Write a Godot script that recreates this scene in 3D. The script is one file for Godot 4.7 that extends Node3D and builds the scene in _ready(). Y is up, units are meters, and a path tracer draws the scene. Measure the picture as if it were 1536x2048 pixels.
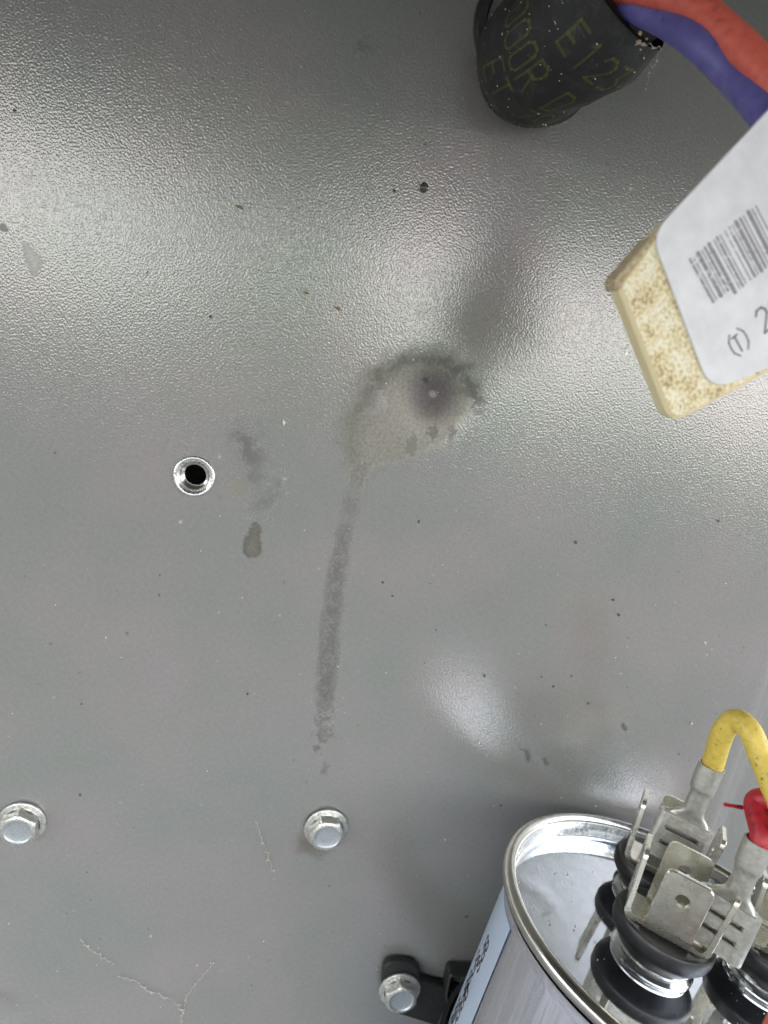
extends Node3D
# A grey sheet-metal panel inside an outdoor cabinet, seen from about 11 cm: lengths below are millimetres, MM turns them into metres.
# x runs along the panel, y up, z out of the panel towards the camera; the panel lies at z = 0.
const MM := 0.001
var rng := RandomNumberGenerator.new()
var used := {}
var mv := PackedVector3Array()
var mu := PackedVector2Array()
var M := {}

func _ready() -> void:
	rng.seed = 7
	camera_and_light()
	materials()
	setting()
	panel()
	bolts()
	cable_sleeve()
	loose_wires()
	labelled_box()
	strap()
	capacitor()
	connectors()
	cobwebs_and_dirt()

func camera_and_light() -> void:
	var cam := Camera3D.new()
	cam.name = "camera"
	cam.transform = Transform3D(Basis(Vector3(0.97136, 0.21063, 0.10998), Vector3(-0.18267, 0.95796, -0.22125), Vector3(-0.15196, 0.19482, 0.96900)), Vector3(-17.59, 22.55, 112.16) * MM)
	cam.fov = 69.36
	cam.near = 0.005
	cam.far = 400.0
	var lens := CameraAttributesPhysical.new()
	lens.frustum_focal_length = 5.7
	lens.frustum_focus_distance = 0.102
	lens.exposure_aperture = 7.1
	cam.attributes = lens
	add_child(cam)
	cam.fov = 69.36
	var world := WorldEnvironment.new()
	world.name = "world"
	var env := Environment.new()
	env.tonemap_mode = Environment.TONE_MAPPER_LINEAR
	env.tonemap_exposure = 1.0
	env.sdfgi_enabled = true
	env.ssao_enabled = true
	env.ssil_enabled = true
	var sky := ProceduralSkyMaterial.new()
	sky.sky_top_color = Color(0.80, 0.86, 0.95)
	sky.sky_horizon_color = Color(0.98, 0.97, 0.95)
	sky.sky_curve = 0.3
	sky.ground_bottom_color = Color(0.5, 0.5, 0.48)
	sky.ground_horizon_color = Color(0.8, 0.8, 0.8)
	sky.sky_energy_multiplier = 2.2
	sky.ground_energy_multiplier = 0.5
	sky.sun_angle_max = 30.0
	env.background_mode = Environment.BG_SKY
	env.sky = Sky.new()
	env.sky.sky_material = sky
	world.environment = env
	add_child(world)
	var sun := DirectionalLight3D.new()
	sun.name = "sun"
	sun.light_energy = 0.15
	sun.light_color = Color(1.0, 0.97, 0.92)
	sun.light_angular_distance = 60.0
	sun.shadow_enabled = true
	sun.sky_mode = DirectionalLight3D.SKY_MODE_LIGHT_ONLY
	add_child(sun)
	sun.look_at_from_position(Vector3(0.45, 0.3, 1.0), Vector3.ZERO)

# ---------------------------------------------------------------- helpers
func numbered(called: String) -> String:
	used[called] = used.get(called, 0) + 1
	return called if used[called] == 1 else "%s_%03d" % [called, used[called] - 1]

func thing(called: String, label: String, category: String, at := Vector3.ZERO, turn := Basis.IDENTITY, group := "") -> Node3D:
	var o := Node3D.new()
	o.name = numbered(called)
	add_child(o)
	o.transform = Transform3D(turn, at * MM)
	tag(o, label, category, group)
	return o

func tag(o: Node, label: String, category: String, group := "") -> void:
	o.set_meta("label", label)
	o.set_meta("category", category)
	if group != "":
		o.set_meta("group", group)

func tri(a: Vector3, b: Vector3, c: Vector3, ua := Vector2.ZERO, ub := Vector2.ZERO, uc := Vector2.ZERO) -> void:
	mv.append(a); mv.append(b); mv.append(c)
	mu.append(ua); mu.append(ub); mu.append(uc)

# a, b, c, d run counter-clockwise seen from outside
func quad(a: Vector3, b: Vector3, c: Vector3, d: Vector3, ua := Vector2.ZERO, ub := Vector2.ZERO, uc := Vector2.ZERO, ud := Vector2.ZERO) -> void:
	tri(a, b, c, ua, ub, uc)
	tri(a, c, d, ua, uc, ud)

func done(called: String, material: Material, parent: Node = null, crease := 38.0) -> MeshInstance3D:
	# corners that share a place share a normal where their faces meet at less than the crease angle
	var n := mv.size() / 3
	var fn := PackedVector3Array()
	fn.resize(n)
	var at := {}
	var key := PackedInt32Array()
	key.resize(n * 3)
	var faces: Array[PackedInt32Array] = []
	for t in n:
		fn[t] = (mv[t * 3 + 1] - mv[t * 3]).cross(mv[t * 3 + 2] - mv[t * 3])
		for k in 3:
			var q := Vector3i((mv[t * 3 + k] * 2000.0).round())
			var id: int = at.get(q, -1)
			if id < 0:
				id = faces.size()
				at[q] = id
				faces.append(PackedInt32Array())
			faces[id].append(t)
			key[t * 3 + k] = id
	var out := PackedVector3Array()
	out.resize(n * 3)
	var limit := cos(deg_to_rad(crease))
	var un := PackedVector3Array()
	un.resize(n)
	for t in n:
		un[t] = fn[t].normalized()
	for i in n * 3:
		var own := un[i / 3]
		var s := Vector3.ZERO
		for t in faces[key[i]]:
			if un[t].dot(own) > limit:
				s += fn[t]
		out[i] = s.normalized() if s.length_squared() > 1e-20 else Vector3.UP
	var v := PackedVector3Array()
	var nn := PackedVector3Array()
	var uv := PackedVector2Array()
	v.resize(n * 3); nn.resize(n * 3); uv.resize(n * 3)
	for t in n:
		for k in 3:
			var from: int = t * 3 + [0, 2, 1][k]   # Godot's front faces run clockwise
			v[t * 3 + k] = mv[from] * MM
			nn[t * 3 + k] = out[from]
			uv[t * 3 + k] = mu[from]
	var arrays := []
	arrays.resize(Mesh.ARRAY_MAX)
	arrays[Mesh.ARRAY_VERTEX] = v
	arrays[Mesh.ARRAY_NORMAL] = nn
	arrays[Mesh.ARRAY_TEX_UV] = uv
	var mesh := ArrayMesh.new()
	mesh.add_surface_from_arrays(Mesh.PRIMITIVE_TRIANGLES, arrays)
	var o := MeshInstance3D.new()
	o.name = called if parent else numbered(called)
	o.mesh = mesh
	o.material_override = material
	(parent if parent else self).add_child(o, true)
	mv = PackedVector3Array()
	mu = PackedVector2Array()
	return o

# profile points are (radius, height), listed from the outside bottom over the top inwards; turned about the y axis
func lathe(profile: Array, segments := 48, from := 0.0, to := TAU, at := Vector3.ZERO) -> void:
	for i in profile.size() - 1:
		var p: Vector2 = profile[i]
		var q: Vector2 = profile[i + 1]
		for s in segments:
			var a := lerpf(from, to, float(s) / segments)
			var b := lerpf(from, to, float(s + 1) / segments)
			var ca := Vector3(cos(a), 0, sin(a))
			var cb := Vector3(cos(b), 0, sin(b))
			var u0 := float(s) / segments
			var u1 := float(s + 1) / segments
			var v0 := float(i) / (profile.size() - 1)
			var v1 := float(i + 1) / (profile.size() - 1)
			quad(at + ca * p.x + Vector3.UP * p.y, at + ca * q.x + Vector3.UP * q.y, at + cb * q.x + Vector3.UP * q.y, at + cb * p.x + Vector3.UP * p.y,
				Vector2(u0, v0), Vector2(u0, v1), Vector2(u1, v1), Vector2(u1, v0))

func smooth_path(pts: Array, per := 8) -> Array:
	var out := []
	for i in pts.size() - 1:
		var a: Vector3 = pts[maxi(i - 1, 0)]
		var b: Vector3 = pts[i]
		var c: Vector3 = pts[i + 1]
		var d: Vector3 = pts[mini(i + 2, pts.size() - 1)]
		for k in per:
			out.append(b.cubic_interpolate(c, a, d, float(k) / per))
	out.append(pts[-1])
	return out

# radii: one number, or one per path point; up0 fixes where angle 0 lies
func tube(path: Array, radii, segments := 20, up0 := Vector3.BACK, dent := 0.0, end_cap := true) -> void:
	var rings := []
	var side := Vector3.ZERO
	var along := 0.0
	var runs := []
	for i in path.size():
		var dir: Vector3 = ((path[mini(i + 1, path.size() - 1)] as Vector3) - (path[maxi(i - 1, 0)] as Vector3)).normalized()
		side = (up0 if i == 0 else side)
		side = (side - dir * side.dot(dir)).normalized()
		var other := dir.cross(side)
		var r: float = radii if radii is float else (radii[i] if i < radii.size() else radii[-1])
		if i > 0:
			along += (path[i] as Vector3).distance_to(path[i - 1])
		runs.append(along)
		var ring := PackedVector3Array()
		for s in segments:
			var a := TAU * s / segments
			var rr := r * (1.0 + dent * (sin(a * 3.0 + i * 0.7) * 0.5 + sin(a * 5.0 - i * 0.45) * 0.5))
			ring.append((path[i] as Vector3) + (side * cos(a) + other * sin(a)) * rr)
		rings.append(ring)
	for i in path.size() - 1:
		for s in segments:
			var e := (s + 1) % segments
			var u0 := float(s) / segments
			var u1 := float(s + 1) / segments
			quad(rings[i][s], rings[i][e], rings[i + 1][e], rings[i + 1][s], Vector2(runs[i] / along, u0), Vector2(runs[i] / along, u1), Vector2(runs[i + 1] / along, u1), Vector2(runs[i + 1] / along, u0))
	for s in segments:
		var e := (s + 1) % segments
		tri(path[0], rings[0][e], rings[0][s])
		if end_cap:
			tri(path[-1], rings[-1][s], rings[-1][e])

func box(lo: Vector3, hi: Vector3, bevel := 0.0) -> void:
	# a box with chamfered long edges: an extruded eight-cornered outline
	if bevel <= 0.0:
		bevel = minf(minf(hi.x - lo.x, hi.y - lo.y), hi.z - lo.z) * 0.12
	slab(PackedVector2Array([Vector2(lo.x, lo.y), Vector2(hi.x, lo.y), Vector2(hi.x, hi.y), Vector2(lo.x, hi.y)]), lo.z, hi.z, bevel)

# an outline (counter-clockwise) extruded along z, both faces chamfered
func slab(outline: PackedVector2Array, z0: float, z1: float, bevel := 0.1, turn := Transform3D.IDENTITY) -> void:
	var n := outline.size()
	var inner := PackedVector2Array()
	for i in n:
		var a := (outline[i] - outline[(i + n - 1) % n]).normalized()
		var b := (outline[(i + 1) % n] - outline[i]).normalized()
		var na := Vector2(-a.y, a.x)
		var nb := Vector2(-b.y, b.x)
		inner.append(outline[i] + (na + nb) / maxf(1.0 + na.dot(nb), 0.3) * bevel)
	var lift := func(p: Vector2, z: float) -> Vector3: return turn * Vector3(p.x, p.y, z)
	for i in n:
		var k := (i + 1) % n
		quad(lift.call(outline[i], z0 + bevel), lift.call(outline[k], z0 + bevel), lift.call(outline[k], z1 - bevel), lift.call(outline[i], z1 - bevel))
		quad(lift.call(outline[i], z1 - bevel), lift.call(outline[k], z1 - bevel), lift.call(inner[k], z1), lift.call(inner[i], z1))
		quad(lift.call(inner[i], z0), lift.call(inner[k], z0), lift.call(outline[k], z0 + bevel), lift.call(outline[i], z0 + bevel))
	var lo := inner[0]
	var hi := inner[0]
	for p in inner:
		lo = lo.min(p)
		hi = hi.max(p)
	var idx := Geometry2D.triangulate_polygon(inner)
	for t in idx.size() / 3:
		var p := inner[idx[t * 3]]
		var q := inner[idx[t * 3 + 1]]
		var r := inner[idx[t * 3 + 2]]
		if (q - p).cross(r - p) < 0.0:
			var swap := q
			q = r
			r = swap
		var size := hi - lo
		tri(lift.call(p, z1), lift.call(q, z1), lift.call(r, z1), (p - lo) / size, (q - lo) / size, (r - lo) / size)
		tri(lift.call(p, z0), lift.call(r, z0), lift.call(q, z0))

func rounded(corners: Array, radii: Array, steps := 6) -> PackedVector2Array:
	var out := PackedVector2Array()
	var n := corners.size()
	for i in n:
		var c: Vector2 = corners[i]
		var r: float = radii[i]
		var a: Vector2 = ((corners[(i + n - 1) % n] as Vector2) - c).normalized()
		var b: Vector2 = ((corners[(i + 1) % n] as Vector2) - c).normalized()
		if r <= 0.0:
			out.append(c)
			continue
		var p := c + a * r
		var q := c + b * r
		for k in steps + 1:
			var t := float(k) / steps
			out.append(p.lerp(c, t).lerp(c.lerp(q, t), t))
	return out

# a plate with a round hole: the outline must be convex round the hole
func pierced(outline: PackedVector2Array, hole: Vector2, r: float, z0: float, z1: float, bevel := 0.08) -> void:
	var angles := []
	for p in outline:
		angles.append(fposmod((p - hole).angle(), TAU))
	for k in 40:
		angles.append(TAU * k / 40.0)
	angles.sort()
	var rim := []
	var out := []
	var inn := []
	for a in angles:
		var d := Vector2(cos(a), sin(a))
		var far := 0.0
		for i in outline.size():
			var hit = Geometry2D.segment_intersects_segment(hole, hole + d * 50.0, outline[i], outline[(i + 1) % outline.size()])
			if hit != null:
				far = maxf(far, (hit as Vector2).distance_to(hole))
		rim.append(hole + d * r)
		out.append(hole + d * far)
		inn.append(hole + d * (far - bevel))
	var n := angles.size()
	for i in n:
		var k := (i + 1) % n
		if absf(angles[k] - angles[i]) < 1e-5:
			continue
		var l := func(p: Vector2, z: float) -> Vector3: return Vector3(p.x, p.y, z)
		quad(l.call(rim[i], z1), l.call(inn[i], z1), l.call(inn[k], z1), l.call(rim[k], z1))
		quad(l.call(inn[i], z1), l.call(out[i], z1 - bevel), l.call(out[k], z1 - bevel), l.call(inn[k], z1))
		quad(l.call(out[i], z1 - bevel), l.call(out[i], z0), l.call(out[k], z0), l.call(out[k], z1 - bevel))
		quad(l.call(rim[k], z0), l.call(out[k], z0), l.call(out[i], z0), l.call(rim[i], z0))
		quad(l.call(rim[i], z0), l.call(rim[i], z1), l.call(rim[k], z1), l.call(rim[k], z0))

# cross-sections [height, centre x, centre z, half width, half depth, squareness] stacked along y
func loft(sections: Array, segments := 28, cap_bottom := true, cap_top := true) -> void:
	var rings := []
	for s in sections:
		var ring := PackedVector3Array()
		for k in segments:
			var a := TAU * k / segments
			var e: float = 2.0 / s[5]
			ring.append(Vector3(s[1] + s[3] * signf(cos(a)) * pow(absf(cos(a)), e), s[0], s[2] + s[4] * signf(sin(a)) * pow(absf(sin(a)), e)))
		rings.append(ring)
	for i in rings.size() - 1:
		for k in segments:
			var e := (k + 1) % segments
			quad(rings[i][k], rings[i + 1][k], rings[i + 1][e], rings[i][e])
	var first: Array = sections[0]
	var last: Array = sections[-1]
	for k in segments:
		var e := (k + 1) % segments
		if cap_bottom:
			tri(Vector3(first[1], first[0], first[2]), rings[0][k], rings[0][e])
		if cap_top:
			tri(Vector3(last[1], last[0], last[2]), rings[-1][e], rings[-1][k])

# ---------------------------------------------------------------- strokes for lettering
const STROKES := {
	"E": [[[4, 6], [0, 6], [0, 0], [4, 0]], [[0, 3], [3, 3]]], "1": [[[1, 5], [2, 6], [2, 0]]], "2": [[[0, 5], [1, 6], [3, 6], [4, 5], [4, 4], [0, 0], [4, 0]]],
	"3": [[[0, 6], [4, 6], [2, 3.6], [4, 2.5], [4, 1], [3, 0], [0, 0]]], "4": [[[3, 0], [3, 6], [0, 2], [4, 2]]], "D": [[[0, 0], [0, 6], [3, 6], [4, 5], [4, 1], [3, 0], [0, 0]]],
	"O": [[[1, 0], [0, 1], [0, 5], [1, 6], [3, 6], [4, 5], [4, 1], [3, 0], [1, 0]]], "R": [[[0, 0], [0, 6], [3, 6], [4, 5], [4, 4], [3, 3], [0, 3]], [[2, 3], [4, 0]]],
	"I": [[[2, 0], [2, 6]]], "T": [[[0, 6], [4, 6]], [[2, 6], [2, 0]]], "Y": [[[0, 6], [2, 3], [4, 6]], [[2, 3], [2, 0]]], "P": [[[0, 0], [0, 6], [3, 6], [4, 5], [4, 4], [3, 3], [0, 3]]],
	"7": [[[0, 6], [4, 6], [1.5, 0]]], "0": [[[1, 0], [0, 1], [0, 5], [1, 6], [3, 6], [4, 5], [4, 1], [3, 0], [1, 0]]], "C": [[[4, 5], [3, 6], [1, 6], [0, 5], [0, 1], [1, 0], [3, 0], [4, 1]]],
	"8": [[[1, 3], [0, 4], [0, 5], [1, 6], [3, 6], [4, 5], [4, 4], [3, 3], [1, 3], [0, 2], [0, 1], [1, 0], [3, 0], [4, 1], [4, 2], [3, 3]]], "(": [[[2.6, 7], [1.2, 5], [1.0, 3], [1.2, 1], [2.6, -1]]], ")": [[[1.4, 7], [2.8, 5], [3.0, 3], [2.8, 1], [1.4, -1]]],
	"S": [[[4, 5], [3, 6], [1, 6], [0, 5], [0, 4], [1, 3], [3, 3], [4, 2], [4, 1], [3, 0], [1, 0], [0, 1]]], "L": [[[0, 6], [0, 0], [4, 0]]], " ": [],
}

func letter(im: Image, text: String, at: Vector2, right: Vector2, up: Vector2, width: float, color: Color, wear := 0.0) -> void:
	# right and up are the pixel steps for one unit of a glyph six units high
	var pen := at
	for c in text:
		for line in STROKES.get(c, []):
			for i in line.size() - 1:
				var p: Vector2 = pen + right * line[i][0] + up * line[i][1]
				var q: Vector2 = pen + right * line[i + 1][0] + up * line[i + 1][1]
				stroke(im, p, q, width, color, wear)
		pen += right * 6.0

func stroke(im: Image, p: Vector2, q: Vector2, width: float, color: Color, wear := 0.0) -> void:
	var lo := Vector2i((p.min(q) - Vector2.ONE * (width + 1.0)).floor())
	var hi := Vector2i((p.max(q) + Vector2.ONE * (width + 1.0)).ceil())
	for y in range(maxi(lo.y, 0), mini(hi.y, im.get_height() - 1) + 1):
		for x in range(maxi(lo.x, 0), mini(hi.x, im.get_width() - 1) + 1):
			var at := Vector2(x, y)
			var d := at.distance_to(Geometry2D.get_closest_point_to_segment(at, p, q))
			var a := clampf(width * 0.5 + 0.5 - d, 0.0, 1.0) * color.a
			if wear > 0.0:
				a *= 1.0 - wear * rng.randf()
			if a > 0.0:
				im.set_pixel(x, y, im.get_pixel(x, y).lerp(Color(color.r, color.g, color.b), a))

# ---------------------------------------------------------------- materials
func noise(freq: float, octaves := 4, sd := 1, kind := FastNoiseLite.TYPE_SIMPLEX_SMOOTH) -> FastNoiseLite:
	var f := FastNoiseLite.new()
	f.noise_type = kind
	f.frequency = freq
	f.seed = sd
	f.fractal_octaves = octaves
	return f

func noise_map(freq: float, size: int, lo: Color, hi: Color, sd := 1, octaves := 4, normal := 0.0) -> NoiseTexture2D:
	var t := NoiseTexture2D.new()
	t.width = size
	t.height = size
	t.seamless = true
	t.noise = noise(freq, octaves, sd)
	if normal > 0.0:
		t.as_normal_map = true
		t.bump_strength = normal
	else:
		var g := Gradient.new()
		g.set_color(0, lo)
		g.set_color(1, hi)
		t.color_ramp = g
	return t

func plain(called: String, color: Color, rough: float, metal := 0.0) -> StandardMaterial3D:
	var m := StandardMaterial3D.new()
	m.resource_name = called
	m.albedo_color = color
	m.roughness = rough
	m.metallic = metal
	M[called] = m
	return m

func mottled(called: String, lo: Color, hi: Color, rough_lo: float, rough_hi: float, metal: float, per_mm: float, bump := 0.0, sd := 1) -> StandardMaterial3D:
	var m := plain(called, Color.WHITE, 1.0, metal)
	m.albedo_texture = noise_map(0.03, 256, lo, hi, sd)
	m.roughness_texture = noise_map(0.02, 256, Color(rough_lo, rough_lo, rough_lo), Color(rough_hi, rough_hi, rough_hi), sd + 5)
	m.uv1_triplanar = true
	m.uv1_scale = Vector3.ONE * (1000.0 * per_mm)
	if bump > 0.0:
		m.normal_enabled = true
		m.normal_scale = bump
		m.normal_texture = noise_map(0.04, 256, Color.BLACK, Color.WHITE, sd + 9, 4, 6.0)
	return m

func materials() -> void:
	mottled("zinc", Color(0.66, 0.65, 0.60), Color(0.90, 0.91, 0.90), 0.22, 0.5, 0.8, 0.16, 0.3, 3)
	mottled("zinc_top", Color(0.68, 0.70, 0.71), Color(0.80, 0.82, 0.83), 0.38, 0.5, 0.8, 0.2, 0.3, 13)
	mottled("tin", Color(0.84, 0.825, 0.77), Color(0.90, 0.89, 0.84), 0.2, 0.34, 0.9, 0.05, 0.03, 21)
	mottled("crimp_tin", Color(0.66, 0.655, 0.62), Color(0.80, 0.79, 0.76), 0.32, 0.46, 0.75, 0.1, 0.12, 31)
	mottled("black_plastic", Color(0.10, 0.10, 0.105), Color(0.16, 0.16, 0.16), 0.3, 0.5, 0.0, 0.1, 0.08, 41)
	mottled("black_steel", Color(0.09, 0.09, 0.09), Color(0.15, 0.145, 0.14), 0.5, 0.7, 0.0, 0.15, 0.2, 51)
	mottled("rim_metal", Color(0.72, 0.71, 0.68), Color(0.82, 0.81, 0.78), 0.16, 0.26, 1.0, 0.06, 0.05, 61)
	mottled("worn_lip", Color(0.78, 0.78, 0.76), Color(0.95, 0.95, 0.94), 0.15, 0.4, 0.95, 0.25, 0.4, 171)
	mottled("bright_metal", Color(0.74, 0.74, 0.72), Color(0.88, 0.89, 0.90), 0.1, 0.24, 1.0, 0.1, 0.03, 181)
	plain("dark_bore", Color(0.05, 0.05, 0.05), 0.9)
	var disc := mottled("mirror_disc", Color(0.84, 0.85, 0.87), Color(0.90, 0.91, 0.93), 0.03, 0.09, 1.0, 0.05, 0.0, 71)
	disc.metallic = 1.0
	mottled("yellow_insulation", Color(0.80, 0.70, 0.30), Color(0.90, 0.80, 0.40), 0.38, 0.5, 0.0, 0.1, 0.06, 81)
	mottled("red_insulation", Color(0.60, 0.10, 0.15), Color(0.74, 0.18, 0.22), 0.35, 0.5, 0.0, 0.1, 0.06, 91)
	mottled("orange_red_insulation", Color(0.80, 0.36, 0.30), Color(0.90, 0.45, 0.38), 0.4, 0.5, 0.0, 0.08, 0.05, 101)
	mottled("blue_insulation", Color(0.34, 0.33, 0.58), Color(0.44, 0.42, 0.66), 0.4, 0.5, 0.0, 0.08, 0.05, 111)
	for called in ["yellow_insulation", "red_insulation", "orange_red_insulation", "blue_insulation"]:
		var t: NoiseTexture2D = M[called].albedo_texture
		var ramp: Gradient = t.color_ramp
		var base := ramp.get_color(0)
		ramp.add_point(0.1, base.darkened(0.55))
		ramp.add_point(0.2, base)
		ramp.set_color(0, base.darkened(0.65))
	plain("web", Color(0.74, 0.71, 0.65), 0.9)
	plain("tan_fluff", Color(0.74, 0.65, 0.53), 0.95)
	plain("dark_grime", Color(0.25, 0.24, 0.23), 0.25)
	plain("pale_dust", Color(0.86, 0.85, 0.80), 0.7)
	plain("brown_splinter", Color(0.55, 0.43, 0.28), 0.8)
	mottled("dirty_edge", Color(0.56, 0.49, 0.38), Color(0.86, 0.80, 0.66), 0.7, 0.9, 0.0, 0.2, 0.3, 161)
	plain("lid_steel", Color(0.40, 0.40, 0.385), 0.5)
	mottled("gravel", Color(0.28, 0.27, 0.25), Color(0.42, 0.40, 0.37), 0.9, 1.0, 0.0, 0.002, 0.0, 121)
	mottled("added_rise_green", Color(0.22, 0.27, 0.15), Color(0.36, 0.40, 0.24), 0.95, 1.0, 0.0, 0.0004, 0.0, 131)

# ---------------------------------------------------------------- the setting: ground and an added slope behind the photographer, cabinet round the panel
func structure(o: MeshInstance3D) -> MeshInstance3D:
	o.set_meta("kind", "structure")
	return o

func setting() -> void:
	var y := -650.0
	quad(Vector3(-60000, y, 60000), Vector3(60000, y, 60000), Vector3(60000, y, -60000), Vector3(-60000, y, -60000))
	structure(done("ground", M.gravel))
	# unseen rise, added so its hump blocks sky from the panel reflection
	var f := noise(0.9, 3, 4)
	var prev := []
	for i in 121:
		var a := lerpf(-1.3, 1.3, i / 120.0)
		var lift := 1.3 + f.get_noise_1d(a * 6.0) * 1.2
		lift += 8.0 * exp(-pow((rad_to_deg(a) + 3.0) / 5.5, 4.0))
		var d := Vector3(sin(a), 0, cos(a))
		var top := tan(deg_to_rad(lift)) * 14000.0
		var ring := [d * 10000.0 + Vector3.UP * y, d * 13000.0 + Vector3.UP * top * 0.9, d * 14000.0 + Vector3.UP * top, d * 16000.0 + Vector3.UP * y]
		if i > 0:
			for k in 3:
				quad(prev[k], ring[k], ring[k + 1], prev[k + 1])
		prev = ring
	structure(done("added_rise", M.added_rise_green))

# ---------------------------------------------------------------- the painted panel
const PX0 := -84.0
const PX1 := 104.0
const PY0 := -118.0
const PY1 := 92.0
const HOLE := Vector2(-29.41, -0.03)
const HOLE_R := 2.35
var boss := Vector2(-47.76, -99.90)
var dimple := Vector2(3.71, 19.36)

func height_at(x: float, y: float) -> float:
	var p := Vector2(x, y)
	var z := 0.0
	z -= 1.15 * exp(-pow(p.distance_to(dimple) / 4.2, 2.0))
	z += 0.22 * exp(-pow(p.distance_to(dimple) / 8.5, 2.0))
	var b := p.distance_to(boss)
	z -= 0.9 * smoothstep(4.6, 2.6, b)
	z += 0.028 * exp(-pow((p - Vector2(11.11, -29.88)).length() / 2.6, 2.0))
	# where the sheet folds back towards the cabinet corner
	z -= 4.0 * smoothstep(72.5, 78.0, x + (y + 25.0) * -0.02)
	z += 0.10 * sin(x * 0.05 + 1.0) * sin(y * 0.043 + 0.4) + 0.05 * sin(x * 0.13 + y * 0.06)
	z += 0.12 * smoothstep(1.2, 0.0, absf(p.distance_to(Vector2(39.10, -12.33)) - 22.5)) * smoothstep(0.0, 8.0, Vector2(39.10, -12.33).y - 16.0 - y) * smoothstep(6.0, 12.0, x - 22.0)
	return z - 0.22

func panel() -> void:
	var o := thing("metal_panel", "flat grey powder coated sheet metal panel with dried water stains, filling the background", "panel")
	o.set_meta("kind", "structure")
	var nx := 150
	var ny := 168
	var dx := (PX1 - PX0) / nx
	var dy := (PY1 - PY0) / ny
	var hi := roundi((HOLE.x - PX0) / dx)
	var hj := roundi((HOLE.y - PY0) / dy)
	var half := 3
	var spot := func(x: float, y: float) -> Vector3: return Vector3(x, y, height_at(x, y))
	var uv := func(p: Vector3) -> Vector2: return Vector2((p.x - PX0) / (PX1 - PX0), (PY1 - p.y) / (PY1 - PY0))
	var grid := []
	for j in ny + 1:
		for i in nx + 1:
			grid.append(spot.call(PX0 + i * dx, PY0 + j * dy))
	var put := func(a: Vector3, b: Vector3, c: Vector3, d: Vector3) -> void: quad(a, b, c, d, uv.call(a), uv.call(b), uv.call(c), uv.call(d))
	for j in ny:
		for i in nx:
			if absi(2 * (i - hi) + 1) < 2 * half and absi(2 * (j - hj) + 1) < 2 * half:
				continue
			put.call(grid[j * (nx + 1) + i], grid[j * (nx + 1) + i + 1], grid[(j + 1) * (nx + 1) + i + 1], grid[(j + 1) * (nx + 1) + i])
	var edge := []
	for k in 2 * half: edge.append(Vector2i(hi - half + k, hj - half))
	for k in 2 * half: edge.append(Vector2i(hi + half, hj - half + k))
	for k in 2 * half: edge.append(Vector2i(hi + half - k, hj + half))
	for k in 2 * half: edge.append(Vector2i(hi - half, hj + half - k))
	for k in edge.size():
		var a: Vector3 = grid[edge[k].y * (nx + 1) + edge[k].x]
		var e: Vector2i = edge[(k + 1) % edge.size()]
		var b: Vector3 = grid[e.y * (nx + 1) + e.x]
		var ra := HOLE + (Vector2(a.x, a.y) - HOLE).normalized() * (HOLE_R + 0.7)
		var rb := HOLE + (Vector2(b.x, b.y) - HOLE).normalized() * (HOLE_R + 0.7)
		put.call(a, b, Vector3(rb.x, rb.y, height_at(rb.x, rb.y)), Vector3(ra.x, ra.y, height_at(ra.x, ra.y)))
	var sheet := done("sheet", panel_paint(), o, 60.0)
	sheet.set_meta("kind", "structure")
	# the threaded hole: a bare metal lip and a dark bore with a few thread turns
	var at := Vector3(HOLE.x, HOLE.y, 0)
	var hole := Node3D.new()
	hole.name = "screw_hole"
	o.add_child(hole)
	hole.transform = Transform3D(Basis(Vector3.RIGHT, PI / 2), at * MM)
	lathe([Vector2(3.12, -0.3), Vector2(3.1, 0.02), Vector2(2.98, 0.16), Vector2(2.8, 0.2), Vector2(2.6, 0.12), Vector2(2.4, -0.05), Vector2(2.2, -0.25), Vector2(2.05, -0.5)], 56)
	done("bare_lip", M.worn_lip, hole)
	var turns := [Vector2(2.05, -0.5)]
	for k in 5:
		turns.append(Vector2(1.72, -0.7 - k * 0.42))
		turns.append(Vector2(1.98, -0.92 - k * 0.42))
	turns.append(Vector2(1.8, -4.0))
	lathe(turns, 48)
	done("thread", M.rim_metal, hole)
	lathe([Vector2(1.8, -4.0), Vector2(1.7, -9.0), Vector2(0.0, -9.0)], 32)
	done("bore", M.dark_bore, hole)
	# unseen lid added to shade the panel from the sky, and the cabinet sides
	box(Vector3(-420, 97, -40), Vector3(188, 101, 350), 0.6)
	structure(done("added_lid", M.lid_steel))
	box(Vector3(-420, -660, -60), Vector3(420, 96, -45), 1.0)
	structure(done("cabinet_back", M.lid_steel))

const TEX := 1820
const TEY := 2048

func to_tex(p: Vector2) -> Vector2:
	return Vector2((p.x - PX0) / (PX1 - PX0) * TEX, (PY1 - p.y) / (PY1 - PY0) * TEY)

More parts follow.
